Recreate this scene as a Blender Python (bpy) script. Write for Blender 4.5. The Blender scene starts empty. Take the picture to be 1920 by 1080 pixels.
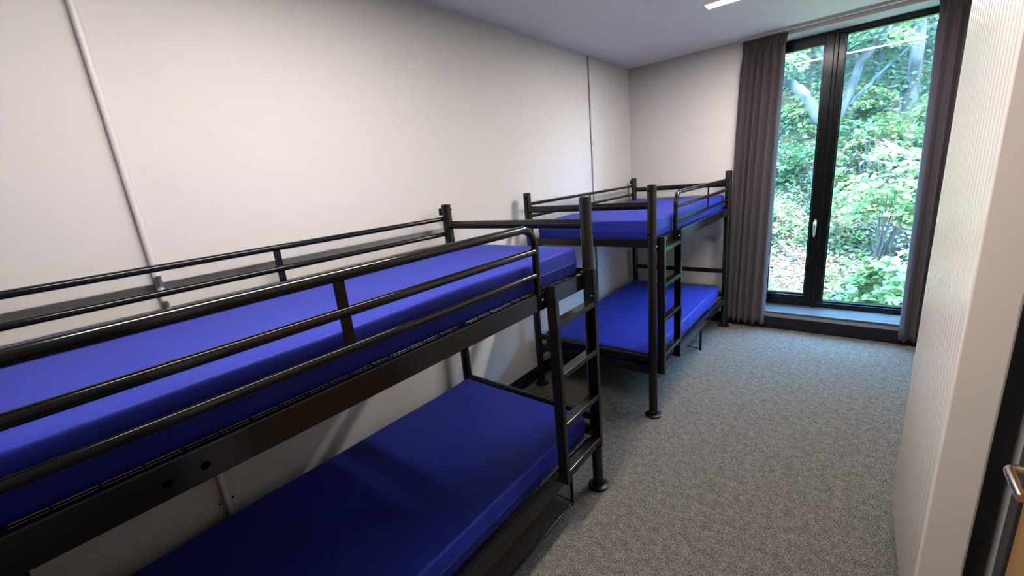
import bpy, math, random
import numpy as np
from mathutils import Matrix, Vector

# ------------------------------------------------------------------ camera, world, light, exposure
sc = bpy.context.scene
C = sc.collection
cam_d = bpy.data.cameras.new('camera')
cam = bpy.data.objects.new('camera', cam_d); C.objects.link(cam)
cam_d.sensor_width = 36.0; cam_d.lens = 14.6266; cam_d.clip_start = 0.02; cam_d.clip_end = 200
cam.matrix_world = Matrix(((0.77575536, -0.08815305, 0.62484611, 0.0),
                           (0.62427027, 0.2517952, -0.73951728, 0.0),
                           (-0.09214255, 0.96375734, 0.2503628, 1.75),
                           (0, 0, 0, 1)))
sc.camera = cam
sc.view_settings.view_transform = 'Standard'
sc.view_settings.look = 'None'
sc.view_settings.exposure = 0.0
sc.cycles.diffuse_bounces = 1
sc.view_settings.gamma = 1.0
sc.view_settings.use_curve_mapping = False

W = bpy.data.worlds.new('overcast_sky'); sc.world = W; W.use_nodes = True
bg = W.node_tree.nodes['Background']
bg.inputs['Color'].default_value = (0.22, 0.53, 1.0, 1)
bg.inputs['Strength'].default_value = 68.0

sun_d = bpy.data.lights.new('sun', 'SUN'); sun_d.energy = 44.0; sun_d.angle = 0.35; sun_d.color = (1.0, 0.96, 0.84)
sun = bpy.data.objects.new('sun', sun_d); C.objects.link(sun)
sun.rotation_euler = Vector((-0.30, 0.42, -0.85)).to_track_quat('-Z', 'Y').to_euler()

LAMP_STRENGTH = 140.0
LAMP_STRENGTH_FAR = 195.0
LAMP_COLOR = (1.0, 0.925, 0.855)

# ------------------------------------------------------------------ materials
MAT = {}
def mat(name, color=(.8, .8, .8), rough=.5, metal=0.0, spec=.5, coat=0.0):
    m = bpy.data.materials.new(name); m.use_nodes = True
    b = m.node_tree.nodes['Principled BSDF']
    b.inputs['Base Color'].default_value = (*color, 1)
    b.inputs['Roughness'].default_value = rough
    b.inputs['Metallic'].default_value = metal
    b.inputs['Specular IOR Level'].default_value = spec
    if coat: b.inputs['Coat Weight'].default_value = coat; b.inputs['Coat Roughness'].default_value = .15
    MAT[name] = m
    return m, m.node_tree, b

def noise_color(nt, b, scale, c0, c1, p0=.35, p1=.65, detail=4, bump=0.0, bump_scale=None, coord='Object', stretch=None, dist=.002):
    N = nt.nodes; L = nt.links
    tc = N.new('ShaderNodeTexCoord')
    mp = N.new('ShaderNodeMapping')
    if stretch: mp.inputs['Scale'].default_value = stretch
    L.new(tc.outputs[coord], mp.inputs['Vector'])
    n = N.new('ShaderNodeTexNoise'); n.inputs['Scale'].default_value = scale; n.inputs['Detail'].default_value = detail
    L.new(mp.outputs['Vector'], n.inputs['Vector'])
    r = N.new('ShaderNodeValToRGB')
    r.color_ramp.elements[0].position = p0; r.color_ramp.elements[0].color = (*c0, 1)
    r.color_ramp.elements[1].position = p1; r.color_ramp.elements[1].color = (*c1, 1)
    L.new(n.outputs['Fac'], r.inputs['Fac'])
    L.new(r.outputs['Color'], b.inputs['Base Color'])
    if bump:
        n2 = N.new('ShaderNodeTexNoise'); n2.inputs['Scale'].default_value = bump_scale or scale; n2.inputs['Detail'].default_value = 3
        L.new(mp.outputs['Vector'], n2.inputs['Vector'])
        bp = N.new('ShaderNodeBump'); bp.inputs['Strength'].default_value = bump; bp.inputs['Distance'].default_value = dist
        L.new(n2.outputs['Fac'], bp.inputs['Height']); L.new(bp.outputs['Normal'], b.inputs['Normal'])
    return r

m, nt, b = mat('wall_paint', rough=.65, spec=.3)
noise_color(nt, b, 1.4, (.60, .575, .565), (.61, .585, .575), bump=.08, bump_scale=180)
m, nt, b = mat('ceiling_paint', rough=.8, spec=.2)
noise_color(nt, b, 1.2, (.90, .885, .865), (.91, .895, .875), bump=.05, bump_scale=160)
m, nt, b = mat('conduit_white', (.62, .595, .585), .4)
m, nt, b = mat('skirting_grey', rough=.45, spec=.2)
noise_color(nt, b, 30, (.008, .008, .010), (.010, .010, .012))
m, nt, b = mat('sill_grey', rough=.34)
noise_color(nt, b, 9, (.05, .055, .06), (.065, .07, .078))
m, nt, b = mat('frame_black', (.0035, .0042, .0055), .2, spec=.25)
m, nt, b = mat('bed_metal', rough=.15, spec=.38)
noise_color(nt, b, 2, (.0068, .0067, .0064), (.0080, .0078, .0075))
m, nt, b = mat('bolt_steel', (.75, .75, .76), .25, 1.0)
m, nt, b = mat('wire_metal', (.006, .006, .006), .35, spec=.3)
m, nt, b = mat('rubber_foot', (.004, .004, .004), .35, spec=.2)
m, nt, b = mat('hole_black', (.0005, .0005, .0005), .9, spec=0.0)
m, nt, b = mat('mattress_blue', rough=.5, spec=.16)
noise_color(nt, b, 2.5, (.0135, .0235, .25), (.0155, .026, .27))
b.inputs['Sheen Weight'].default_value = .10; b.inputs['Sheen Roughness'].default_value = .5
b.inputs['Sheen Tint'].default_value = (.22, .28, 1, 1)
m, nt, b = mat('mattress_piping', (.012, .014, .20), .4)
m, nt, b = mat('curtain_fabric', rough=.75, spec=.25)
noise_color(nt, b, 3, (.040, .030, .034), (.045, .034, .038))
b.inputs['Sheen Weight'].default_value = .15
m, nt, b = mat('radiator_white', (.90, .85, .82), .22)
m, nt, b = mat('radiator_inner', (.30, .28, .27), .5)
m, nt, b = mat('track_white', (.62, .60, .59), .4)
m, nt, b = mat('handle_silver', (.62, .60, .58), .28, 1.0)
m, nt, b = mat('satin_steel', (.62, .57, .50), .24, 1.0)
m, nt, b = mat('door_frame_grey', (.045, .040, .038), .5)
m, nt, b = mat('lamp_trim', (.8, .8, .8), .4)
m, nt, b = mat('oak_veneer', rough=.42)
noise_color(nt, b, 3.0, (.34, .175, .062), (.47, .26, .10), .3, .7, detail=6, stretch=(14, 14, .7))
m, nt, b = mat('bark', rough=.85, spec=.15)
noise_color(nt, b, 5, (.012, .012, .009), (.078, .070, .056), .35, .7, detail=6, bump=.6, bump_scale=14, dist=.02, stretch=(1, 1, .4))
m, nt, b = mat('twig', (.05, .04, .028), .8)
m, nt, b = mat('stone_grey', rough=.8)
noise_color(nt, b, 12, (.10, .12, .15), (.22, .25, .28))

# carpet: flecked loop pile
m, nt, b = mat('carpet', rough=.95, spec=.08)
N = nt.nodes; L = nt.links
tc = N.new('ShaderNodeTexCoord')
n1 = N.new('ShaderNodeTexNoise'); n1.inputs['Scale'].default_value = 185; n1.inputs['Detail'].default_value = 2; n1.inputs['Roughness'].default_value = .7
n3 = N.new('ShaderNodeTexNoise'); n3.inputs['Scale'].default_value = 26; n3.inputs['Detail'].default_value = 3
v1 = N.new('ShaderNodeTexVoronoi'); v1.inputs['Scale'].default_value = 270
for n in (n1, n3, v1): L.new(tc.outputs['Object'], n.inputs['Vector'])
r1 = N.new('ShaderNodeValToRGB')
e = r1.color_ramp.elements
e[0].position = .37; e[0].color = (.036, .033, .029, 1)
e[1].position = .63; e[1].color = (.232, .208, .18, 1)
e2 = e.new(.5); e2.color = (.106, .096, .084, 1)
mixf = N.new('ShaderNodeMix'); mixf.data_type = 'FLOAT'; mixf.inputs[0].default_value = .22
L.new(n1.outputs['Fac'], mixf.inputs[2]); L.new(v1.outputs['Color'], mixf.inputs[3])
mix2 = N.new('ShaderNodeMix'); mix2.data_type = 'FLOAT'; mix2.inputs[0].default_value = .15
L.new(mixf.outputs[0], mix2.inputs[2]); L.new(n3.outputs['Fac'], mix2.inputs[3])
L.new(mix2.outputs[0], r1.inputs['Fac']); L.new(r1.outputs['Color'], b.inputs['Base Color'])
bp = N.new('ShaderNodeBump'); bp.inputs['Strength'].default_value = .5; bp.inputs['Distance'].default_value = .003
L.new(v1.outputs['Distance'], bp.inputs['Height']); L.new(bp.outputs['Normal'], b.inputs['Normal'])

# lamp diffuser
for nm, st_ in (('lamp_diffuser', LAMP_STRENGTH), ('lamp_diffuser_far', LAMP_STRENGTH_FAR)):
    m = bpy.data.materials.new(nm); m.use_nodes = True; MAT[nm] = m
    nt = m.node_tree; nt.nodes.clear()
    em = nt.nodes.new('ShaderNodeEmission'); em.inputs['Color'].default_value = (*LAMP_COLOR, 1); em.inputs['Strength'].default_value = st_
    out = nt.nodes.new('ShaderNodeOutputMaterial'); nt.links.new(em.outputs[0], out.inputs['Surface'])

# window glass: clear with Schlick reflection
m = bpy.data.materials.new('window_glass'); m.use_nodes = True; MAT['window_glass'] = m
nt = m.node_tree; nt.nodes.clear(); N = nt.nodes; L = nt.links
lw = N.new('ShaderNodeLayerWeight'); lw.inputs['Blend'].default_value = .5
pw = N.new('ShaderNodeMath'); pw.operation = 'POWER'; pw.inputs[1].default_value = 5; L.new(lw.outputs['Facing'], pw.inputs[0])
ma = N.new('ShaderNodeMath'); ma.operation = 'MULTIPLY_ADD'; ma.inputs[1].default_value = .95; ma.inputs[2].default_value = .045
L.new(pw.outputs[0], ma.inputs[0])
tr = N.new('ShaderNodeBsdfTransparent'); tr.inputs['Color'].default_value = (.955, .985, .975, 1)
gl = N.new('ShaderNodeBsdfGlossy'); gl.inputs['Roughness'].default_value = 0.0; gl.inputs['Color'].default_value = (.95, 1, .98, 1)
mx = N.new('ShaderNodeMixShader'); L.new(ma.outputs[0], mx.inputs[0]); L.new(tr.outputs[0], mx.inputs[1]); L.new(gl.outputs[0], mx.inputs[2])
out = N.new('ShaderNodeOutputMaterial'); L.new(mx.outputs[0], out.inputs['Surface'])

def leaf_mat(name, c0, c1, trans=.35):
    m = bpy.data.materials.new(name); m.use_nodes = True; MAT[name] = m
    nt = m.node_tree; nt.nodes.clear(); N = nt.nodes; L = nt.links
    g = N.new('ShaderNodeNewGeometry')
    r = N.new('ShaderNodeValToRGB')
    r.color_ramp.elements[0].color = (*c0, 1); r.color_ramp.elements[1].color = (*c1, 1)
    L.new(g.outputs['Random Per Island'], r.inputs['Fac'])
    d = N.new('ShaderNodeBsdfPrincipled'); d.inputs['Roughness'].default_value = .45
    d.inputs['Specular IOR Level'].default_value = .15
    t = N.new('ShaderNodeBsdfTranslucent')
    L.new(r.outputs['Color'], d.inputs['Base Color']); L.new(r.outputs['Color'], t.inputs['Color'])
    mx = N.new('ShaderNodeMixShader'); mx.inputs[0].default_value = trans
    L.new(d.outputs[0], mx.inputs[1]); L.new(t.outputs[0], mx.inputs[2])
    o = N.new('ShaderNodeOutputMaterial'); L.new(mx.outputs[0], o.inputs['Surface'])
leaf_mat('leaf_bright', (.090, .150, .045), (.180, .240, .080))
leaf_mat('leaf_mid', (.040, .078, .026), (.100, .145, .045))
leaf_mat('leaf_dark', (.016, .040, .020), (.042, .075, .034))  # upper bank leaves: woodland shade is put into this darker colour
leaf_mat('leaf_litter', (.14, .10, .075), (.30, .23, .18), .1)
m, nt, b = mat('hill_soil', rough=.95, spec=.1)
noise_color(nt, b, 3.2, (.050, .030, .018), (.055, .065, .030), .42, .62, detail=8, bump=.8, bump_scale=20, dist=.05)

# ------------------------------------------------------------------ mesh helpers
class MB:
    def __init__(self): self.v = []; self.f = []
    def add(self, vs, fs):
        o = len(self.v); self.v += [tuple(p) for p in vs]; self.f += [tuple(i + o for i in f) for f in fs]; return self
    def box(self, x0, x1, y0, y1, z0, z1):
        if x0 > x1: x0, x1 = x1, x0
        if y0 > y1: y0, y1 = y1, y0
        if z0 > z1: z0, z1 = z1, z0
        return self.add([(x0, y0, z0), (x1, y0, z0), (x1, y1, z0), (x0, y1, z0), (x0, y0, z1), (x1, y0, z1), (x1, y1, z1), (x0, y1, z1)],
                        [(0, 3, 2, 1), (4, 5, 6, 7), (0, 1, 5, 4), (1, 2, 6, 5), (2, 3, 7, 6), (3, 0, 4, 7)])
    def tube(self, pts, r, n=12, caps=True):
        pts = [Vector(p) for p in pts]; k = len(pts)
        rs = r if isinstance(r, (list, tuple)) else [r] * k
        t0 = (pts[1] - pts[0]).normalized()
        up = Vector((0, 0, 1)) if abs(t0.z) < .9 else Vector((1, 0, 0))
        u = t0.cross(up).normalized()
        vs = []; fs = []
        for i, p in enumerate(pts):
            t = (pts[min(i + 1, k - 1)] - pts[max(i - 1, 0)]).normalized()
            u = (u - t * u.dot(t)).normalized(); w = t.cross(u)
            for j in range(n):
                a = 2 * math.pi * j / n
                vs.append(p + (u * math.cos(a) + w * math.sin(a)) * rs[i])
        for i in range(k - 1):
            for j in range(n):
                a = i * n + j; c = i * n + (j + 1) % n
                fs.append((a, c, c + n, a + n))
        if caps:
            fs.append(tuple(range(n - 1, -1, -1))); fs.append(tuple((k - 1) * n + j for j in range(n)))
        return self.add(vs, fs)
    def lathe(self, prof, c=(0, 0, 0), n=24):
        vs = []; fs = []
        for r, z in prof:
            for j in range(n):
                a = 2 * math.pi * j / n
                vs.append((c[0] + r * math.cos(a), c[1] + r * math.sin(a), c[2] + z))
        for i in range(len(prof) - 1):
            for j in range(n):
                a = i * n + j; d = i * n + (j + 1) % n
                fs.append((a, d, d + n, a + n))
        fs.append(tuple(range(n - 1, -1, -1))); fs.append(tuple((len(prof) - 1) * n + j for j in range(n)))
        return self.add(vs, fs)
    def build(self, name, material, parent=None, origin=(0, 0, 0), smooth=None, bevel=0.0):
        me = bpy.data.meshes.new(name)
        o = Vector(origin)
        me.from_pydata([tuple(Vector(p) - o) for p in self.v], [], self.f)
        me.materials.append(MAT[material])
        if smooth is not None:
            me.polygons.foreach_set('use_smooth', [True] * len(me.polygons))
            me.set_sharp_from_angle(angle=math.radians(smooth))
        me.update()
        ob = bpy.data.objects.new(name, me); C.objects.link(ob)
        if parent is not None:
            ob.parent = parent          # coordinates handed in are relative to the parent
        else:
            ob.location = o
        if bevel:
            md = ob.modifiers.new('bevel', 'BEVEL'); md.width = bevel; md.segments = 2; md.limit_method = 'ANGLE'
            md.harden_normals = False
        return ob

def np_mesh(name, verts, faces, material, parent=None, smooth=False):
    """verts (n,3), faces (m,k) with constant k"""
    me = bpy.data.meshes.new(name)
    nv, (nf, k) = len(verts), faces.shape
    me.vertices.add(nv); me.vertices.foreach_set('co', np.asarray(verts, np.float32).ravel())
    me.loops.add(nf * k); me.loops.foreach_set('vertex_index', faces.astype(np.int32).ravel())
    me.polygons.add(nf); me.polygons.foreach_set('loop_start', np.arange(0, nf * k, k, dtype=np.int32))
    if smooth: me.polygons.foreach_set('use_smooth', np.ones(nf, bool))
    me.update(calc_edges=True); me.validate()
    me.materials.append(MAT[material])
    ob = bpy.data.objects.new(name, me); C.objects.link(ob)
    if parent is not None: ob.parent = parent
    return ob

def tag(o, label, cat, group=None):
    o['label'] = label; o['category'] = cat
    if group: o['group'] = group
    return o
def thing(name, label, cat, loc=(0, 0, 0), group=None):
    o = bpy.data.objects.new(name, None); C.objects.link(o); o.location = loc; o.empty_display_size = .1
    return tag(o, label, cat, group)
def struct(o, label=None):
    o['kind'] = 'structure'
    if label: o['label'] = label
    return o
def sname(name):
    o = bpy.data.objects.new(name, None); C.objects.link(o); return struct(o)

# ------------------------------------------------------------------ the room
XL, XN, XR = -2.10, 0.40, 0.75        # left wall, near part of right wall, far part of right wall
YB, YF = 4.84, -2.60                   # window wall, unseen wall behind the camera, set back to weaken bounce
ZC = 2.815
YNIB = 2.62
XE, YE = 1.50, .30                      # unseen lobby, added so less bounce light reaches the lower bunk
struct(MB().box(XL - .12, XE + .12, YF - .12, YB + .1, -.12, 0).build('floor', 'carpet'), 'grey flecked loop pile carpet')
struct(MB().box(XL - .12, XE + .12, YF - .12, YB + .34, ZC, ZC + .15).build('ceiling', 'ceiling_paint'), 'plain white painted ceiling')
struct(MB().box(XL - .12, XL, YF - .12, YB + .34, 0, ZC).build('wall_left', 'wall_paint'), 'long white wall behind the bunk beds')
struct(MB().box(XL, XE, YF - .12, YF, 0, ZC).build('wall_front', 'wall_paint'), 'white wall behind the viewer')
# right wall with door recess, step and the added lobby
DY0, DY1, DZ = .56, 1.515, 2.13
w = MB()
w.box(XE, XE + .12, YF - .12, YE, 0, ZC); w.box(XN, XE + .12, YE, DY0, 0, ZC); w.box(XN, XR + .12, DY1, YNIB, 0, ZC)
w.box(XN, XE + .12, DY0, DY1, DZ, ZC); w.box(XN + .10, XE + .12, DY0, DY1, 0, DZ)
w.box(XR, XR + .12, YNIB, YB + .34, 0, ZC)
struct(w.build('wall_right', 'wall_paint'), 'white wall on the right with a step')
# window wall with opening
OX0, OX1, OZ0, OZ1 = -.80, .60, .165, 2.768
w = MB()
w.box(XL, OX0, YB, YB + .34, 0, ZC); w.box(OX1, XR, YB, YB + .34, 0, ZC)
w.box(OX0, OX1, YB, YB + .34, 0, OZ0); w.box(OX0, OX1, YB, YB + .34, OZ1, ZC)
struct(w.build('wall_back', 'wall_paint'), 'white wall around the tall window')
# baseboards
struct(MB().box(XL, XL + .016, YF, YB, 0, .118).build('baseboard_left', 'skirting_grey', bevel=.003), 'dark grey skirting board behind the beds')
struct(MB().box(XL + .016, XR, YB - .016, YB, 0, .124).build('baseboard_back', 'skirting_grey', bevel=.003), 'dark grey skirting board under the window')
w = MB(); w.box(XN - .016, XN, DY1 + .001, YNIB, 0, .118)
struct(w.build('baseboard_right', 'skirting_grey', bevel=.003), 'dark grey skirting board behind the radiator')

# ------------------------------------------------------------------ window
win = sname('window_1'); win['label'] = 'tall black framed window with opening left casement'
YW = 5.10
sill = MB().box(OX0, OX1, YB - .028, YB + .30, OZ0, .190).build('window_sill', 'sill_grey', win, bevel=.004)
sill['label'] = 'grey window board'
FZ0, FZ1 = .190, OZ1
def bar(name, x0, x1, z0, z1, y0=YW, y1=YW + .07, m='frame_black', bev=.004, par=win):
    return MB().box(x0, x1, y0, y1, z0, z1).build(name, m, par, bevel=bev)
MX0, MX1 = -.278, -.246
bar('frame_jamb', OX0, OX0 + .05, FZ0, FZ1); bar('frame_jamb', OX1 - .05, OX1, FZ0, FZ1)
bar('frame_head', OX0 + .05, OX1 - .05, FZ1 - .038, FZ1)
bar('frame_bottom', OX0 + .05, OX1 - .05, FZ0, FZ0 + .052)
bar('mullion', MX0, MX1, FZ0 - .004 + .004, FZ1, YW - .022, YW + .07)
bar('frame_post', MX1, -.196, FZ0 + .052, FZ1 - .038)
bar('frame_bead', -.196, -.186, FZ0 + .06, FZ1 - .046, YW + .012, YW + .07)
bar('frame_bead', -.196, OX1 - .05, FZ1 - .052, FZ1 - .038, YW + .012, YW + .07)
bar('frame_bead', -.196, OX1 - .05, FZ0 + .052, FZ0 + .072, YW + .012, YW + .07)
# casement sash
sx0, sx1, sz0, sz1 = OX0 + .05, MX0, FZ0 + .030, FZ1 - .022
sash = MB()
for a in ((sx0, sx0 + .066, sz0, sz1), (sx1 - .066, sx1, sz0, sz1), (sx0 + .066, sx1 - .066, sz0, sz0 + .088), (sx0 + .066, sx1 - .066, sz1 - .064, sz1)):
    sash.box(a[0], a[1], YW - .014, YW + .06, a[2], a[3])
sash = sash.build('casement_sash', 'frame_black', win, bevel=.003)
bd = MB()
for a in ((sx0 + .066, sx0 + .078, sz0 + .088, sz1 - .064), (sx1 - .078, sx1 - .066, sz0 + .088, sz1 - .064), (sx0 + .078, sx1 - .078, sz0 + .088, sz0 + .1), (sx0 + .078, sx1 - .078, sz1 - .076, sz1 - .064)):
    bd.box(a[0], a[1], YW + .006, YW + .06, a[2], a[3])
bd.build('glazing_bead', 'frame_black', sash)
MB().box(sx0 + .07, sx1 - .07, YW + .03, YW + .036, sz0 + .09, sz1 - .066).build('pane', 'window_glass', sash)
MB().box(-.19, OX1 - .05, YW + .034, YW + .040, FZ0 + .06, FZ1 - .046).build('pane', 'window_glass', win)
# espagnolette handle on the sash stile
hx = sx1 - .024; hz = 1.075
hb = MB(); hb.box(hx - .012, hx + .012, YW - .026, YW - .014, hz - .055, hz + .02)
hb = hb.build('handle_plate', 'handle_silver', sash, bevel=.004)
hl = MB().tube([(hx, YW - .022, hz), (hx, YW - .05, hz), (hx, YW - .058, hz - .02), (hx, YW - .058, hz - .07), (hx, YW - .054, hz - .125), (hx, YW - .052, hz - .145)], [.010, .012, .013, .012, .010, .006], 12)
hl.build('window_handle', 'handle_silver', sash, smooth=50)['label'] = 'silver window handle'

# ------------------------------------------------------------------ door in the right wall
door = sname('door_1'); door['label'] = 'oak veneer door in dark grey frame'
fr = MB()
fr.box(XN - .012, XN + .10, DY1 - .055, DY1, 0, DZ); fr.box(XN - .012, XN + .10, DY0, DY0 + .055, 0, DZ); fr.box(XN - .012, XN + .10, DY0 + .055, DY1 - .055, DZ - .055, DZ)
fr.build('door_frame', 'door_frame_grey', door, bevel=.003)
leaf = MB().box(XN - .004, XN + .04, DY0 + .058, DY1 - .058, .008, DZ - .058).build('door_leaf', 'oak_veneer', door, bevel=.002)
hy, hzz = 1.383, .972
lv = [(XN + .0, hy, hzz), (XN - .04, hy, hzz)]
for i in range(1, 7):
    a = math.pi / 2 * i / 6
    lv.append((XN - .04 - .022 * math.sin(a), hy - .022 * (1 - math.cos(a)), hzz))
lv += [(XN - .062, hy - .07, hzz), (XN - .062, hy - .125, hzz)]
lever = MB().tube(lv, .0098, 16).build('lever_handle', 'satin_steel', leaf, smooth=50); lever['label'] = 'satin steel lever handle'
rose = MB().tube([(XN - .004, hy, hzz), (XN - .014, hy, hzz)], .026, 28).build('handle_rose', 'satin_steel', leaf, smooth=40)

door2 = sname('door_2'); door2['label'] = 'oak veneer door behind the viewer'
fr = MB()
for a in ((-1.33, -1.27, 0, 2.13), (-.33, -.27, 0, 2.13), (-1.27, -.33, 2.07, 2.13)): fr.box(a[0], a[1], YF, YF + .02, a[2], a[3])
fr.build('door_frame', 'door_frame_grey', door2, bevel=.003)
MB().box(-1.268, -.332, YF + .0005, YF + .012, .008, 2.068).build('door_leaf', 'oak_veneer', door2)

# ------------------------------------------------------------------ ceiling lights (recessed linear LED)
def ceiling_light(label, x0, x1, y0, y1, dm='lamp_diffuser'):
    cx, cy = (x0 + x1) / 2, (y0 + y1) / 2
    t = thing('ceiling_light', label, 'light', (cx, cy, ZC), 'recessed linear ceiling lights')
    a, c = (x1 - x0) / 2, (y1 - y0) / 2
    MB().box(-a, a, -c, c, -.004, -.0005).build('diffuser', dm, t)
    tr = MB(); e = .008
    tr.box(-a - e, -a, -c - e, c + e, -.005, -.0005); tr.box(a, a + e, -c - e, c + e, -.005, -.0005)
    tr.box(-a, a, -c - e, -c, -.005, -.0005); tr.box(-a, a, c, c + e, -.005, -.0005)
    tr.build('trim_ring', 'lamp_trim', t)
    return t
ceiling_light('bright linear LED strip across the ceiling nearest the window', -.955, .43, 3.525, 3.625, 'lamp_diffuser_far')
ceiling_light('linear LED strip in the ceiling above the near bunk, mirrored in the left pane', -.955, -.855, .06, 1.50)

# ------------------------------------------------------------------ bunk beds
XP, XW = -1.016, -2.006      # front and wall-side post lines
BL = 2.05                    # post to post length
BOLT = None
def bolt(parent, p, axis='y', s=1, r=.007, m='bolt_steel'):
    d = Vector((0, 0, 0)); setattr(d, axis, .005 * s)
    q = Vector(p)
    return MB().tube([q - d * .4, q + d * .6, q + d], [r, r, r * .55], 10).build('bolt', m, parent, smooth=40)

def post_mesh(x, y):
    m = MB()
    prof = [(.030, .018), (.030, 1.632), (.0285, 1.638), (.024, 1.641)]
    m.lathe(prof, (x, y, 0), 24)
    return m
def bunk(label, y0, s, rungs):
    bed = thing('bunk_bed', label, 'bunk bed', (-1.51, y0 + s * BL / 2, 0), 'black steel bunk beds')
    ox, oy = -1.51, y0 + s * BL / 2
    Y = lambda v: y0 + s * v - oy
    X = lambda x: x - ox
    def part(mb, name, material='bed_metal', smooth=None, bevel=0.0, parent=bed): return mb.build(name, material, parent, smooth=smooth, bevel=bevel)
    # posts with feet
    for px in (XP, XW):
        for v in (0, BL):
            p = part(post_mesh(X(px), Y(v)), 'post', smooth=40)
            part(MB().lathe([(.056, .001), (.058, .004), (.057, .011), (.048, .016), (.036, .019), (.034, .034), (.0305, .038)], (X(px), Y(v), 0), 28), 'foot', 'rubber_foot', smooth=40, parent=p)
            sgn = -1 if px == XP else 1
            end = -1 if v == 0 else 1
            for bz in (1.605, 1.325):
                bolt(p, (X(px) + sgn * .010, Y(v) + s * end * .0285, bz), 'y', s * end, .0075, 'hole_black')
            bolt(p, (X(px) + (.0295 if px == XP else .0295), Y(v), 1.245), 'x', 1, .008)
    # end rails
    for v in (0, BL):
        low = .449 if v == 0 else .612
        for z, r in ((1.511, .025), (low, .024)):
            part(MB().tube([(X(XW) + .012, Y(v), z), (X(XP) - .012, Y(v), z)], r, 20, False), 'end_rail', smooth=60)
        for z0, z1 in ((1.237, 1.290), (.325, .380)):
            part(MB().box(X(XW) + .026, X(XP) - .026, Y(v) - .0125, Y(v) + .0125, z0, z1), 'end_bar', bevel=.003)
    # side rails: angle section, upright flange outside, ledge inside
    for px, inner in ((XP, -1), (XW, 1)):
        for z0, z1 in ((1.203, 1.279), (.268, .340)):
            xo = X(px) - inner * .016
            sr = MB()
            sr.box(xo, xo + inner * .024, Y(.026), Y(BL - .026), z0, z1)
            sr.box(xo + inner * .024, xo + inner * .05, Y(.03), Y(BL - .03), z1 - .018, z1 - .0125)
            sr = part(sr, 'side_rail', bevel=.004)
            if px == XP and z0 > 1:
                for v in (1.657, 1.721):
                    part(MB().tube([(xo - .003, Y(v), 1.238), (xo + .0008, Y(v), 1.238)], .0085, 14), 'bolt_hole', 'hole_black', parent=sr)
    # wire mesh bases
    for z in (1.268, .330):
        wm = MB()
        k = 31
        for i in range(k):
            v = .05 + (BL - .10) * i / (k - 1)
            wm.tube([(X(XW) + .012, Y(v), z), (X(XP) - .004, Y(v), z)], .0024, 5, False)
        for i in range(9):
            x = X(XW) + .045 + .90 * i / 8
            wm.tube([(x, Y(.02), z - .004), (x, Y(BL - .02), z - .004)], .0022, 5, False)
        wm = part(wm, 'wire_base', 'wire_metal'); wm['kind'] = 'stuff'
    # wall-side guard: two tubes and an upright
    for z in (1.552, 1.456):
        part(MB().tube([(X(XW) - .017, Y(.014), z), (X(XW) - .017, Y(BL - .014), z)], .0138, 16), 'wall_guard_rail', smooth=50)
    part(MB().box(X(XW) - .021, X(XW) - .013, Y(1.02), Y(1.05), 1.27, 1.552), 'wall_guard_upright', bevel=.002)
    for v in (.018, BL - .018):
        tb = part(MB().box(X(XW) - .036, X(XW) - .026, Y(v - .016), Y(v + .016), 1.575, 1.618), 'guard_tab', bevel=.002)
        bolt(tb, (X(XW) - .026, Y(v), 1.600), 'x', 1, .007)
    # front guard: hoop with two more tubes and an upright
    G0 = .442
    R = .085; zt = 1.556
    pts = [(X(XP) + .006, Y(G0), 1.262), (X(XP) + .006, Y(G0), zt - R)]
    for i in range(1, 10):
        a = math.pi / 2 * i / 9
        pts.append((X(XP) + .006, Y(G0 + R * (1 - math.cos(a))), zt - R + R * math.sin(a)))
    pts += [(X(XP) + .006, Y(1.2), zt), (X(XP) + .006, Y(BL - .02), zt)]
    part(MB().tube(pts, .016, 18), 'guard_hoop', smooth=50)
    for z, r in ((1.458, .0145), (1.358, .0125)):
        part(MB().tube([(X(XP) + .006, Y(G0 + .004), z), (X(XP) + .006, Y(BL - .02), z)], r, 16), 'guard_rail', smooth=50)
    part(MB().box(X(XP) + .002, X(XP) + .010, Y(1.278), Y(1.308), 1.358, zt), 'guard_upright', bevel=.002)
    br = part(MB().box(X(XP) + .0165, X(XP) + .022, Y(G0 - .018), Y(G0 + .018), 1.215, 1.275), 'guard_bracket', bevel=.002)
    bolt(br, (X(XP) + .022, Y(G0 - .004), 1.250), 'x', 1, .007)
    # ladder
    LX0, LX1 = X(-1.0), X(-.950)
    for v0, v1 in ((.045, .070), (.381, .406)):
        st = part(MB().box(LX0 + .0005, LX1, Y(v0), Y(v1), .316, 1.302), 'ladder_stile', bevel=.0025)
        hk = part(MB().box(LX0 - .026, LX0 + .02, Y(v0), Y(v1), 1.2805, 1.285), 'ladder_hook', parent=st)
        inner = v1 if v0 < .2 else v0
        for bz in (rungs[0] + .03, rungs[-1] - .052):
            bolt(st, (LX1 - .014, Y(inner), bz), 'y', s * (1 if v0 < .2 else -1), .0065)
    for z in rungs:
        part(MB().box(LX0 + .001, LX1 - .001, Y(.0705), Y(.3805), z - .026, z), 'ladder_rung', bevel=.0025)
    return bed
Y1, Y2 = 1.806, 2.660
bunk('near black steel bunk bed filling the left of the room', Y1, -1, (1.138, .888, .636, .384))
bunk('far black steel bunk bed standing beside the left curtain', Y2, 1, (1.226, .980, .731, .474))

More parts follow.
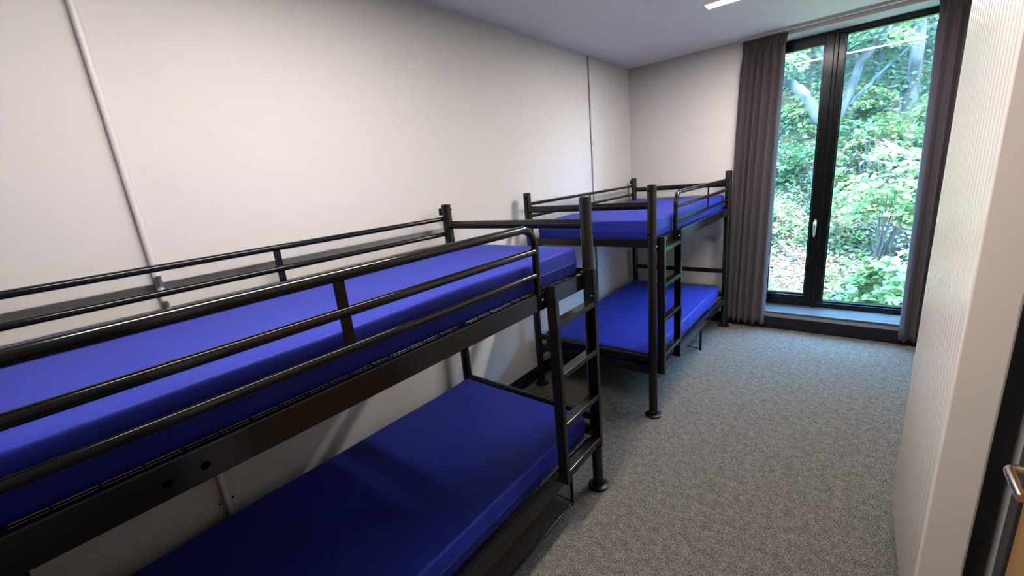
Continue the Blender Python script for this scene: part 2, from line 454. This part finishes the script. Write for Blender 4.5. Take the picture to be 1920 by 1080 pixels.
# ------------------------------------------------------------------ mattresses
def mattress(label, y0, y1, z0, z1, seed, crease_y=None, x1=-1.052, group='blue bunk mattresses'):
    rnd = random.Random(seed)
    x0 = -1.972
    cx, cy = (x0 + x1) / 2, (y0 + y1) / 2
    t = thing('mattress', label, 'mattress', (cx, cy, z0), group)
    hx, hy, h = (x1 - x0) / 2, (y1 - y0) / 2, z1 - z0
    r = .016; nx, ny = 22, 48
    # superellipse-like rounded box built as rings from the bottom edge up and over the top
    def outline(inset, n=160):
        pts = []
        rr = .035 - inset * .3
        ax, ay = hx - inset, hy - inset
        segs = [((ax - rr, -ay + rr), -math.pi / 2), ((ax - rr, ay - rr), 0), ((-ax + rr, ay - rr), math.pi / 2), ((-ax + rr, -ay + rr), math.pi)]
        for k, ((qx, qy), a0) in enumerate(segs):
            for i in range(7):
                a = a0 + math.pi / 2 * i / 6
                pts.append((qx + rr * math.cos(a), qy + rr * math.sin(a)))
            (nxq, nyq), na = segs[(k + 1) % 4]
            ex, ey = qx + rr * math.cos(a0 + math.pi / 2), qy + rr * math.sin(a0 + math.pi / 2)
            sx, sy = nxq + rr * math.cos(na), nyq + rr * math.sin(na)
            m_ = 46 if k in (0, 2) else 22
            for i in range(1, m_):
                f = i / m_; pts.append((ex + (sx - ex) * f, ey + (sy - ey) * f))
        return pts
    ph = [rnd.uniform(0, 6.28) for _ in range(8)]
    def disp(x, y, zf):
        d = .0022 * math.sin(3.1 * y + ph[0]) * math.sin(2.7 * x + ph[1]) + .0012 * math.sin(9 * y + ph[2] + 4 * x)
        if crease_y is not None:
            dy = y - (crease_y - cy)
            d -= .0075 * math.exp(-(dy / .010) ** 2) - .004 * math.exp(-(dy / .06) ** 2)
        return d
    rings = [(.012, 0), (.003, .006), (0, .02), (0, h * .44), (-.0005, h * .47), (0, h * .5), (0, h - .016), (.0008, h - .009), (.003, h - .0038), (.0075, h - .0008), (.012, h), (.05, h + .0005)]
    base = outline(0)
    n = len(base)
    vs = []; fs = []
    for ins, z in rings:
        for (x, y) in outline(ins):
            k = disp(x, y, z / h)
            bulge = .004 * math.sin(math.pi * min(1, z / h)) + k * (1 if .01 < z else 0)
            nrm = math.hypot(x / hx, y / hy)
            ux = math.copysign(1, x) if abs(x) > hx - .04 else 0
            uy = math.copysign(1, y) if abs(y) > hy - .04 else 0
            vs.append((x + ux * bulge, y + uy * bulge, z + (k if z > h * .8 else 0)))
    for i in range(len(rings) - 1):
        for j in range(n):
            a = i * n + j; c = i * n + (j + 1) % n
            fs.append((a, c, c + n, a + n))
    # inner top rings shrink towards a spine
    top0 = (len(rings) - 1) * n
    last = outline(.05)
    prev = top0
    for q, f in enumerate((.88, .7, .45, .2)):
        st = len(vs)
        for (x, y) in last:
            xx = x * f; yy = math.copysign(max(0, abs(y) - (1 - f) * hx * .9), y)
            vs.append((xx, yy, h + .0005 + .003 * (1 - f) + disp(xx, yy, 1)))
        for j in range(n):
            a = prev + j; c = prev + (j + 1) % n
            fs.append((a, c, st + (j + 1) % n, st + j))
        prev = st
    fs.append(tuple(prev + j for j in range(n)))
    fs.append(tuple(range(n - 1, -1, -1)))
    m = MB(); m.add(vs, fs)
    m.build('cover', 'mattress_blue', t, smooth=60)
    # piping seam round the middle of the sides
    p = [(x * 1.0 + (math.copysign(.004, x) if abs(x) > hx - .02 else 0), y + (math.copysign(.004, y) if abs(y) > hy - .02 else 0), h * .47) for x, y in outline(-.0005)]
    p.append(p[0])
    MB().tube(p, .003, 6, False).build('piping', 'mattress_piping', t, smooth=60)
    return t
mattress('blue mattress on the upper bunk of the near bed', Y1 - BL + .06, Y1 - .055, 1.2725, 1.404, 1, None, -1.040)
mattress('dark blue mattress on the lower bunk of the near bed', Y1 - BL + .06, Y1 - .040, .3345, .468, 2)
mattress('blue mattress on the upper bunk of the far bed', Y2 + .055, Y2 + BL - .05, 1.2725, 1.404, 3, 3.13, -1.040)
mattress('blue mattress on the lower bunk of the far bed', Y2 + .050, Y2 + BL - .10, .3345, .468, 4, crease_y=3.60)

# ------------------------------------------------------------------ storage cages under the beds
def mesh_panel(name, parent, p0, u, w, nu, nw, r=.0011):
    m = MB(); p0, u, w = Vector(p0), Vector(u), Vector(w)
    for i in range(nu + 1):
        a = p0 + u * (i / nu); m.tube([a, a + w], r, 4, False)
    for i in range(nw + 1):
        a = p0 + w * (i / nw); m.tube([a, a + u], r, 4, False)
    o = m.build(name, 'wire_metal', parent); o['kind'] = 'stuff'
    return o
cg = thing('storage_cage', 'black wire mesh storage cage on the floor under the near bed', 'cage', (-1.45, 1.05, 0))
cx0, cx1, cy0, cy1, cz0, cz1 = -.50, .385, -.55, .55, .022, .245
mesh_panel('front_mesh', cg, (cx1, cy0, cz0), (0, cy1 - cy0, 0), (0, 0, cz1 - cz0), 62, 13)
mesh_panel('end_mesh', cg, (cx0, cy1, cz0), (cx1 - cx0, 0, 0), (0, 0, cz1 - cz0), 50, 13)
mesh_panel('end_mesh', cg, (cx0, cy0, cz0), (cx1 - cx0, 0, 0), (0, 0, cz1 - cz0), 50, 13)
mesh_panel('back_mesh', cg, (cx0, cy0, cz0), (0, cy1 - cy0, 0), (0, 0, cz1 - cz0), 62, 13)
for x in (cx0, cx1):
    for y in (cy0, cy1): MB().box(x - .006, x + .006, y - .006, y + .006, 0, cz1).build('corner_post', 'wire_metal', cg)
for z in (cz0 - .004, cz1):
    for x in (cx0, cx1): MB().tube([(x, cy0, z), (x, cy1, z)], .005, 8).build('frame_wire', 'bed_metal', cg, smooth=50)
    for y in (cy0, cy1): MB().tube([(cx0, y, z), (cx1, y, z)], .005, 8).build('frame_wire', 'bed_metal', cg, smooth=50)
cg = thing('storage_cage', 'open-fronted black wire mesh cage panel under the far bed', 'cage', (-1.45, 3.95, 0))
cx0, cx1, cz0, cz1 = -.50, .405, .022, .255
mesh_panel('end_mesh', cg, (cx0, 0, cz0), (cx1 - cx0, 0, 0), (0, 0, cz1 - cz0), 50, 13)
mesh_panel('back_mesh', cg, (cx0, -.9, cz0), (0, .9, 0), (0, 0, cz1 - cz0), 50, 13)
for x in (cx0, cx1): MB().box(x - .008, x + .008, -.008, .008, 0, cz1).build('corner_post', 'wire_metal', cg)
for z in (cz0 - .004, cz1): MB().tube([(cx0, 0, z), (cx1, 0, z)], .005, 8).build('frame_wire', 'bed_metal', cg, smooth=50)

# ------------------------------------------------------------------ conduits on the left wall
def conduit(label, y, couplers, clips):
    t = thing('conduit', label, 'conduit', (XL, y, .118), 'white conduits on the wall')
    r = .0125
    MB().tube([(r + .001, 0, .001), (r + .001, 0, ZC - .119)], r, 20).build('pipe', 'conduit_white', t, smooth=50)
    for z in couplers:
        MB().tube([(r + .001, 0, z - .118 - .02), (r + .001, 0, z - .118 + .02)], r + .0025, 20).build('coupler', 'conduit_white', t, smooth=50)
    for z in clips:
        q = MB(); q.box(.0, .004, -.034, .034, z - .118 - .009, z - .118 + .009); q.tube([(r + .001, 0, z - .118 - .009), (r + .001, 0, z - .118 + .009)], r + .002, 18)
        q = q.build('saddle_clip', 'conduit_white', t, smooth=40)
        for dy in (-.025, .025):
            MB().tube([(.004, dy, z - .118), (.007, dy, z - .118)], .005, 10).build('screw', 'bolt_steel', q)
    return t
conduit('white conduit on the wall rising behind the near bunk', .345, (1.53,), (.47,))
conduit('white conduit on the wall rising behind the far bunk', 3.91, (2.613,), (.47,))

# ------------------------------------------------------------------ curtains
def curtain(label, top, bot, zt, zb, folds, seed, ybase=4.800):
    rnd = random.Random(seed)
    nu, nv = 480, 60
    verts = np.zeros((nv + 1, nu + 1, 3))
    f_top, f_bot = folds
    p1, p2, p3 = (rnd.uniform(0, 6.28) for _ in range(3))
    amps = [rnd.uniform(.65, 1.15) for _ in range(f_top + f_bot + 4)]
    def prof(ph, off):
        k = int(math.floor(ph)); fr_ = ph - k
        sn = abs(math.sin(math.pi * ph)); return amps[(k + off) % len(amps)] * (.5 * sn ** .5 + .5 * sn ** 1.5)
    for iv in range(nv + 1):
        v = (iv / nv) ** 1.25            # 0 top, 1 bottom, finer at the heading
        z = zt + (zb - zt) * v
        e_ = v ** .62
        pin = .010 * math.exp(-((v - .045) / .03) ** 2)
        xa = top[0] + (bot[0] - top[0]) * e_ + pin; xb = top[1] + (bot[1] - top[1]) * e_ - pin
        hd = min(1, max(0, (v - .025) / .03)); hd = hd * hd * (3 - 2 * hd)
        mg = min(1, max(0, (v - .08) / .45)); mg = mg * mg * (3 - 2 * mg)
        for iu in range(nu + 1):
            u = iu / nu
            uw = u + .030 * math.sin(2 * math.pi * u * 1.2 + p1) * math.sin(math.pi * u) + .012 * math.sin(2 * math.pi * (2.7 * u + .35 * v) + p2) * math.sin(math.pi * u)
            ph = uw * f_bot + .10 * math.sin(2.6 * v + p3) * math.sin(math.pi * u)
            c_ = prof(ph, 3) * (.052 + .020 * mg)
            pl = .012 * abs(math.sin(math.pi * u * f_top * 1.5)) ** .6
            y = ybase - (pl * (1 - hd) + hd * c_)
            hem = .008 * math.sin(2 * math.pi * uw * f_bot + 1.2) if iv == nv else 0
            verts[iv, iu] = (xa + (xb - xa) * u + hd * math.sin(math.pi * u) * .014 * math.sin(2 * math.pi * ph), y, z + hem)
    idx = np.arange((nv + 1) * (nu + 1)).reshape(nv + 1, nu + 1)
    faces = np.stack([idx[:-1, :-1], idx[1:, :-1], idx[1:, 1:], idx[:-1, 1:]], -1).reshape(-1, 4)
    cx = (bot[0] + bot[1]) / 2
    t = thing('curtain', label, 'curtain', (cx, ybase, zb), 'window curtains')
    V = verts.reshape(-1, 3) - np.array([cx, ybase, zb])
    o = np_mesh('drape', V, faces, 'curtain_fabric', t, True)
    md = o.modifiers.new('cloth', 'SOLIDIFY'); md.thickness = .003; md.offset = 0
    # heading tape
    hn = 3
    hv = verts[0:4].copy(); hv[..., 1] += .006
    hv = hv.reshape(-1, 3) - np.array([cx, ybase, zb])
    hidx = np.arange(4 * (nu + 1)).reshape(4, nu + 1)
    hf = np.stack([hidx[:-1, :-1], hidx[1:, :-1], hidx[1:, 1:], hidx[:-1, 1:]], -1).reshape(-1, 4)
    np_mesh('heading_tape', hv, hf, 'curtain_fabric', t, True)
    return t
curtain('dark mauve-grey curtain hanging beside the far bunk bed', (-.952, -.598), (-1.022, -.648), 2.783, .055, (8, 6), 5)
curtain('dark mauve-grey curtain gathered beside the white radiator', (.338, .63), (.392, .655), 2.783, .055, (6, 4), 11)
trk = thing('curtain_track', 'slim white curtain track on the ceiling above the window', 'curtain track', (0, 4.765, ZC))
q = MB(); q.box(-.965, .70, -.014, .014, -.024, -.0005)
q.build('rail', 'track_white', trk, bevel=.002)
for x in (-.972, .707): MB().box(x - .007, x + .007, -.016, .016, -.026, -.0005).build('end_stop', 'track_white', trk, bevel=.002)

# ------------------------------------------------------------------ tall ribbed radiator
RX, RY0, RY1, RZ0, RZ1 = .250, 1.548, 2.348, .140, 2.34
rad = thing('radiator', 'tall white ribbed radiator on the right wall', 'radiator', ((RX + .34) / 2, (RY0 + RY1) / 2, RZ0))
rx, ry = (RX + .34) / 2, (RY0 + RY1) / 2
NR = 18
pitch = (RY1 - RY0 - .034) / NR
H = RZ1 - RZ0
sect = []
hw = pitch / 2 - .0013
for i in range(9):
    a = math.pi * i / 8
    sect.append((-.0055 - .0055 * math.sin(a) ** .7 if 0 < i < 8 else -.004 + .010, -hw * math.cos(a)))
rib_me = None
for k in range(NR):
    yc = -(RY1 - RY0) / 2 + .030 + pitch * (k + .5)
    if rib_me is None:
        mb = MB(); n = len(sect)
        zz = [0, .004, H - .004, H]; sc_ = [.8, 1, 1, .8]
        vs = [((RX + .011 - rx) + sx_ * f_, sy_ * f_, z) for z, f_ in zip(zz, sc_) for sx_, sy_ in sect]
        fs = [(i * n + j, i * n + j + 1, (i + 1) * n + j + 1, (i + 1) * n + j) for i in range(3) for j in range(n - 1)]
        fs += [(i * n + n - 1, i * n, (i + 1) * n, (i + 1) * n + n - 1) for i in range(3)]
        fs += [tuple(range(n - 1, -1, -1)), tuple(3 * n + j for j in range(n))]
        mb.add(vs, fs)
        rib = mb.build('rib', 'radiator_white', rad, smooth=55); rib_me = rib.data
    else:
        rib = bpy.data.objects.new('rib', rib_me); C.objects.link(rib); rib.parent = rad
    rib.location = (0, yc, 0)
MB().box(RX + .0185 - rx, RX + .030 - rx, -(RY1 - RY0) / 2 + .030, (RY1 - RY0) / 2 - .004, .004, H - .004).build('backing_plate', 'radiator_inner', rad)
MB().box(RX - rx, .345 - rx, -(RY1 - RY0) / 2, -(RY1 - RY0) / 2 + .0295, .002, H - .002).build('side_panel', 'radiator_white', rad, smooth=40, bevel=.006)
MB().box(RX + .004 - rx, .345 - rx, (RY1 - RY0) / 2 - .0035, (RY1 - RY0) / 2, .002, H - .002).build('side_panel', 'radiator_white', rad, bevel=.0015)
MB().box(.333 - rx, .345 - rx, -(RY1 - RY0) / 2 + .030, (RY1 - RY0) / 2 - .004, .004, H - .004).build('back_panel', 'radiator_white', rad)
MB().box(RX + .03 - rx, .333 - rx, -(RY1 - RY0) / 2 + .030, (RY1 - RY0) / 2 - .004, H - .012, H - .004).build('top_grille', 'radiator_white', rad)
for yy in (.05, .30):
    for zz in (.35, H - .25):
        MB().box(.345 - rx, XN - rx - .0005, yy - .02, yy + .02, zz - .03, zz + .03).build('wall_bracket', 'radiator_white', rad)

# ------------------------------------------------------------------ woodland outside
rng = np.random.default_rng(7)
def hill(x, y):
    x = np.asarray(x, float); y = np.asarray(y, float)
    t = np.maximum(0, y - 6.0)
    return -.32 + .55 * t * t / (t + .35) + .05 * np.sin(1.7 * x + .8 * y) * np.minimum(1, t) + .03 * np.sin(4.1 * x - 2.3 * y)
gx = np.linspace(-16, 16, 130); gy = np.concatenate([np.linspace(5.2, 12, 70), np.linspace(12.3, 34, 50)])
GX, GY = np.meshgrid(gx, gy)
GV = np.stack([GX, GY, hill(GX, GY)], -1).reshape(-1, 3)
gi = np.arange(len(gy) * len(gx)).reshape(len(gy), len(gx))
gf = np.stack([gi[:-1, :-1], gi[:-1, 1:], gi[1:, 1:], gi[1:, :-1]], -1).reshape(-1, 4)
g = np_mesh('ground', GV, gf, 'hill_soil', None, True)
struct(g, 'steep woodland bank outside the window')

def leaves(pos, nrm, size, aspect=.62, fold=.18):
    """pointed oval leaves: 6 verts, 4 triangles each"""
    n = len(pos)
    nrm = nrm / np.linalg.norm(nrm, axis=1, keepdims=True)
    rv = rng.normal(size=(n, 3))
    u = np.cross(nrm, rv); u /= np.linalg.norm(u, axis=1, keepdims=True)
    w = np.cross(nrm, u)
    s = (np.asarray(size) * rng.uniform(.65, 1.25, n))[:, None]
    P = [pos - u * s * .5,
         pos - u * s * .12 + w * s * aspect * .5 + nrm * s * fold * .5,
         pos + u * s * .22 + w * s * aspect * .42 + nrm * s * fold * .4,
         pos + u * s * .55 - nrm * s * .06,
         pos + u * s * .22 - w * s * aspect * .42 + nrm * s * fold * .4,
         pos - u * s * .12 - w * s * aspect * .5 + nrm * s * fold * .5]
    V = np.stack(P, 1).reshape(-1, 3)
    b_ = (np.arange(n) * 6)[:, None, None]
    F = (np.array([[0, 1, 5], [1, 2, 5], [2, 4, 5], [2, 3, 4]])[None] + b_).reshape(-1, 3)
    return V, F

def sprays(c, rad, n_spray, per, spray_r, size, flat=.25, up=1.0, thin=.03):
    """layered flat sprays of leaves inside an ellipsoid"""
    d = rng.normal(size=(n_spray, 3)); d /= np.linalg.norm(d, axis=1, keepdims=True)
    rr = rng.uniform(.35, 1, n_spray) ** .6
    sc_ = np.asarray(c) + d * rr[:, None] * np.asarray(rad)
    out = d.copy(); out[:, 2] = 0
    pos = np.repeat(sc_, per, 0); ou = np.repeat(out, per, 0)
    a = rng.uniform(0, 6.283, len(pos)); q = spray_r * np.sqrt(rng.uniform(0, 1, len(pos)))
    off = np.stack([q * np.cos(a), q * np.sin(a), np.zeros(len(pos))], 1)
    droop = -(off * ou).sum(1) * .35 - q * q / spray_r * .25
    off[:, 2] = droop + rng.normal(0, thin, len(pos))
    pos = pos + off
    nrm = np.stack([ou[:, 0] * .45, ou[:, 1] * .45, np.full(len(pos), up)], 1) + rng.normal(0, flat, (len(pos), 3))
    return pos, nrm, sc_

def leafy(name, parts, material, parent, origin):
    Vs, Fs, o = [], [], 0
    for V, F in parts:
        Vs.append(V); Fs.append(F + o); o += len(V)
    ob = np_mesh(name, np.concatenate(Vs) - np.asarray(origin), np.concatenate(Fs), material, parent)
    ob['kind'] = 'stuff'
    return ob

def shrub(label, x, y, rad, lift, n_spray, per, size, material='leaf_bright', spray_r=.17):
    z = float(hill(x, y)); base = np.array([x, y, z])
    t = thing('shrub', label, 'shrub', tuple(base), 'shrubs on the bank')
    p, nr, cs = sprays((x, y, z + lift), rad, n_spray, per, spray_r, size, .38)
    keep = (p[:, 1] > 5.32) & (p[:, 2] > hill(p[:, 0], p[:, 1]) - .02)
    p, nr = p[keep], nr[keep]
    leafy('foliage', [leaves(p, nr, np.full(len(p), size))], material, t, base)
    st = MB()
    for c in cs[::3]:
        mid = Vector((base[0] * .6 + c[0] * .4, base[1] * .6 + c[1] * .4, z + (c[2] - z) * .6))
        st.tube([Vector((base[0] + rng.normal(0, .04), base[1] + rng.normal(0, .04), z - .03)) - Vector(base), mid - Vector(base), Vector(c) - Vector(base)], [.009, .006, .003], 5, False)
    st.build('stems', 'twig', t, smooth=60)
    return t
shrub('bright broad-leaved shrub filling the lower right of the window', .46, 6.42, (.50, .42, .42), .34, 46, 26, .105)
shrub('pale layered shrub rising in the middle of the right pane', .30, 7.35, (.62, .40, .55), .95, 46, 30, .085)
shrub('light green shrub against the right curtain', .98, 6.9, (.45, .4, .75), .75, 44, 28, .09)
shrub('loose green shrub behind the window mullion', -.12, 7.6, (.35, .35, .35), .32, 16, 22, .075)
shrub('low leafy bush in the bottom left corner of the window', -.96, 6.25, (.22, .25, .28), .18, 18, 22, .07)
shrub('yellow-green sapling bush left of the pale trunk', -1.05, 7.9, (.38, .35, .34), .30, 20, 22, .07)
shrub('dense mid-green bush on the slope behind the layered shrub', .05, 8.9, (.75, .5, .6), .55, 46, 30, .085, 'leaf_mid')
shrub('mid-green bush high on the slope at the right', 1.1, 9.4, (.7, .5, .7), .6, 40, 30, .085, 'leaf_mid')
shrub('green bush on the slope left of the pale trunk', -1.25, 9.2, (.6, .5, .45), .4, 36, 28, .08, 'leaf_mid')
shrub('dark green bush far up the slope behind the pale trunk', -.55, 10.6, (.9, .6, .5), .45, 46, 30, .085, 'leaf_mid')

def tree(label, x, y, limbs, crowns, material, name='tree', size=.10, group='trees on the bank'):
    z = float(hill(x, y)); base = np.array([x, y, z])
    t = thing(name, label, 'tree', tuple(base), group)
    for i, (pts, r0, r1) in enumerate(limbs):
        P = [Vector(p) for p in pts]
        # subdivide for a gentle wobble
        Q = []
        for a, b_ in zip(P[:-1], P[1:]):
            for k in range(5): Q.append(a.lerp(b_, k / 5))
        Q.append(P[-1])
        Q = [q + Vector((rng.normal(0, .012), rng.normal(0, .012), 0)) if 0 < k < len(Q) - 1 else q for k, q in enumerate(Q)]
        rs = [r0 + (r1 - r0) * k / (len(Q) - 1) for k in range(len(Q))]
        if i == 0: rs[0] *= 1.5; rs[1] *= 1.15
        MB().tube([q for q in Q], rs, 12).build('trunk' if i == 0 else 'branch', 'bark', t, smooth=60)
    parts = []
    for (c, rad, ns, per, sr) in crowns:
        p, nr, _ = sprays(base + np.array(c), rad, ns, per, sr, size, .35)
        keep = (p[:, 1] > 5.6) & (p[:, 2] > hill(p[:, 0], p[:, 1]) - .02)
        parts.append(leaves(p[keep], nr[keep], np.full(keep.sum(), size)))
    if parts: leafy('crown', parts, material, t, base)
    return t
# the pale forked tree behind the mullion
tree('pale forked tree with mossy limbs behind the window mullion', -.50, 8.3,
     [([(0, 0, -.1), (.02, .0, .8), (.06, .05, 1.45), (.0, .1, 2.1), (-.12, .1, 2.9), (-.2, .0, 4.4)], .095, .05),
      ([(.04, .04, 1.3), (-.18, 0, 1.75), (-.42, -.1, 2.05), (-.75, -.2, 2.12), (-1.3, -.3, 2.5)], .085, .03),
      ([(.06, .05, 1.2), (.22, .1, 1.7), (.36, .15, 2.2), (.9, .3, 2.9), (1.7, .5, 4.0)], .07, .035),
      ([(.30, .12, 1.65), (.55, .1, 1.95), (.85, .1, 2.25)], .03, .012)],
     [((-.9, -.3, 2.45), (.7, .5, .35), 26, 26, .22), ((.55, .0, 2.55), (.6, .4, .30), 26, 26, .20), ((-.2, 0, 3.6), (1.2, .9, .5), 30, 26, .25)], 'leaf_bright', size=.085)
tree('grey upright trunk by the right edge of the window', .60, 11.2,
     [([(0, 0, -.1), (.0, 0, 1.5), (.05, 0, 3.0), (.0, .1, 6.0)], .10, .07),
      ([(.02, 0, 2.2), (.4, .1, 2.8), (.9, .2, 3.6)], .05, .02)],
     [((-.2, -.4, 2.0), (1.2, .8, .7), 40, 26, .28), ((.2, 0, 4.6), (1.6, 1.2, .9), 40, 26, .3)], 'leaf_mid', size=.10)
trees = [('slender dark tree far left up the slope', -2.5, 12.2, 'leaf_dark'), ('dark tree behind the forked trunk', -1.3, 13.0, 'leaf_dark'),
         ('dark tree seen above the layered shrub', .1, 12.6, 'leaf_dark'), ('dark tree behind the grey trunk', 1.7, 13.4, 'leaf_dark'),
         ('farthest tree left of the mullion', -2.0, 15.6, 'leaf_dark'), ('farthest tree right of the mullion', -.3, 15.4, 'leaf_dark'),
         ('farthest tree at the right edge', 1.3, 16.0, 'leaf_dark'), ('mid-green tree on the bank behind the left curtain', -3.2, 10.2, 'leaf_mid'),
         ('mid-green tree on the bank behind the right curtain', 2.6, 10.6, 'leaf_mid')]  # farthest trees carry their shade in the dark leaf colour
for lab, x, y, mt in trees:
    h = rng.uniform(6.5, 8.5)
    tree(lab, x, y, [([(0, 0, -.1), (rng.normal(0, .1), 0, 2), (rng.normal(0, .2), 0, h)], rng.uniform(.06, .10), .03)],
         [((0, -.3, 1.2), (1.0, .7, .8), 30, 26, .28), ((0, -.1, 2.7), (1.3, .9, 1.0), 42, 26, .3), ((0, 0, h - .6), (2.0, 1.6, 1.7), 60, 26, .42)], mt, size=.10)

# undergrowth and leaf litter
n = 46000
ux = rng.uniform(-5.5, 5.0, n); uy = 6.1 + 10.5 * rng.uniform(0, 1, n) ** 1.1
clump = np.sin(2.3 * ux + 1.1 * uy) + np.sin(1.3 * ux - 2.9 * uy + 1) + .6 * np.sin(5.1 * ux + 4.3 * uy)
path = np.exp(-((ux + .52 + .12 * (uy - 6.5)) / .30) ** 2) * (uy < 7.6)
keep = (clump + rng.normal(0, .6, n) > -.9) & (rng.uniform(0, 1, n) > path * 1.15)
ux, uy, clump = ux[keep], uy[keep], clump[keep]
tall = np.clip(.10 + .10 * np.clip(uy - 7.6, 0, 6) * (1 + .6 * clump), .06, 1.1)
uz = hill(ux, uy) + tall * rng.uniform(.15, 1, len(ux))
nr = np.stack([np.zeros(len(ux)), np.full(len(ux), -.35), np.ones(len(ux))], 1) + rng.normal(0, .4, (len(ux), 3))
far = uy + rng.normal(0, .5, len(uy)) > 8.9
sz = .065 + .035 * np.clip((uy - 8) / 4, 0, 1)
P3 = np.stack([ux, uy, uz], 1)
o = leafy('shaded_undergrowth', [leaves(P3[far], nr[far], sz[far])], 'leaf_dark', None, (0, 0, 0))  # same undergrowth higher up, darker leaves standing in for canopy shade
o['label'] = 'undergrowth on the upper woodland bank with shade put into its leaf colour'; o['category'] = 'undergrowth'
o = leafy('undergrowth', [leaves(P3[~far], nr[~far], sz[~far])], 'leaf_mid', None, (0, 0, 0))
o['label'] = 'low mid-green undergrowth on the bank below the shade-coloured growth'; o['category'] = 'undergrowth'
n = 16000
ux = rng.uniform(-3.0, 2.2, n); uy = 5.4 + 5.0 * rng.uniform(0, 1, n) ** 1.6
uz = hill(ux, uy) + .012
o = leafy('leaf_litter', [leaves(np.stack([ux, uy, uz], 1), np.stack([np.zeros(n), np.full(n, -.45), np.ones(n)], 1) + rng.normal(0, .25, (n, 3)), np.full(n, .055))], 'leaf_litter', None, (0, 0, 0))
o['label'] = 'pale brown fallen leaves on the bank below the window'; o['category'] = 'leaf litter'
# fallen branch on the slope
q0 = Vector((-1.03, 7.75, float(hill(-1.03, 7.75)) + .10)); q1 = Vector((-.62, 7.25, float(hill(-.62, 7.25)) + .07))
fb = thing('fallen_branch', 'grey fallen branch lying on the slope at the left', 'branch', tuple(q1))
MB().tube([q0 - q1, (q0 - q1) * .5 + Vector((0, 0, .01)), Vector((0, 0, 0))], [.022, .026, .02], 10).build('limb', 'bark', fb, smooth=50)
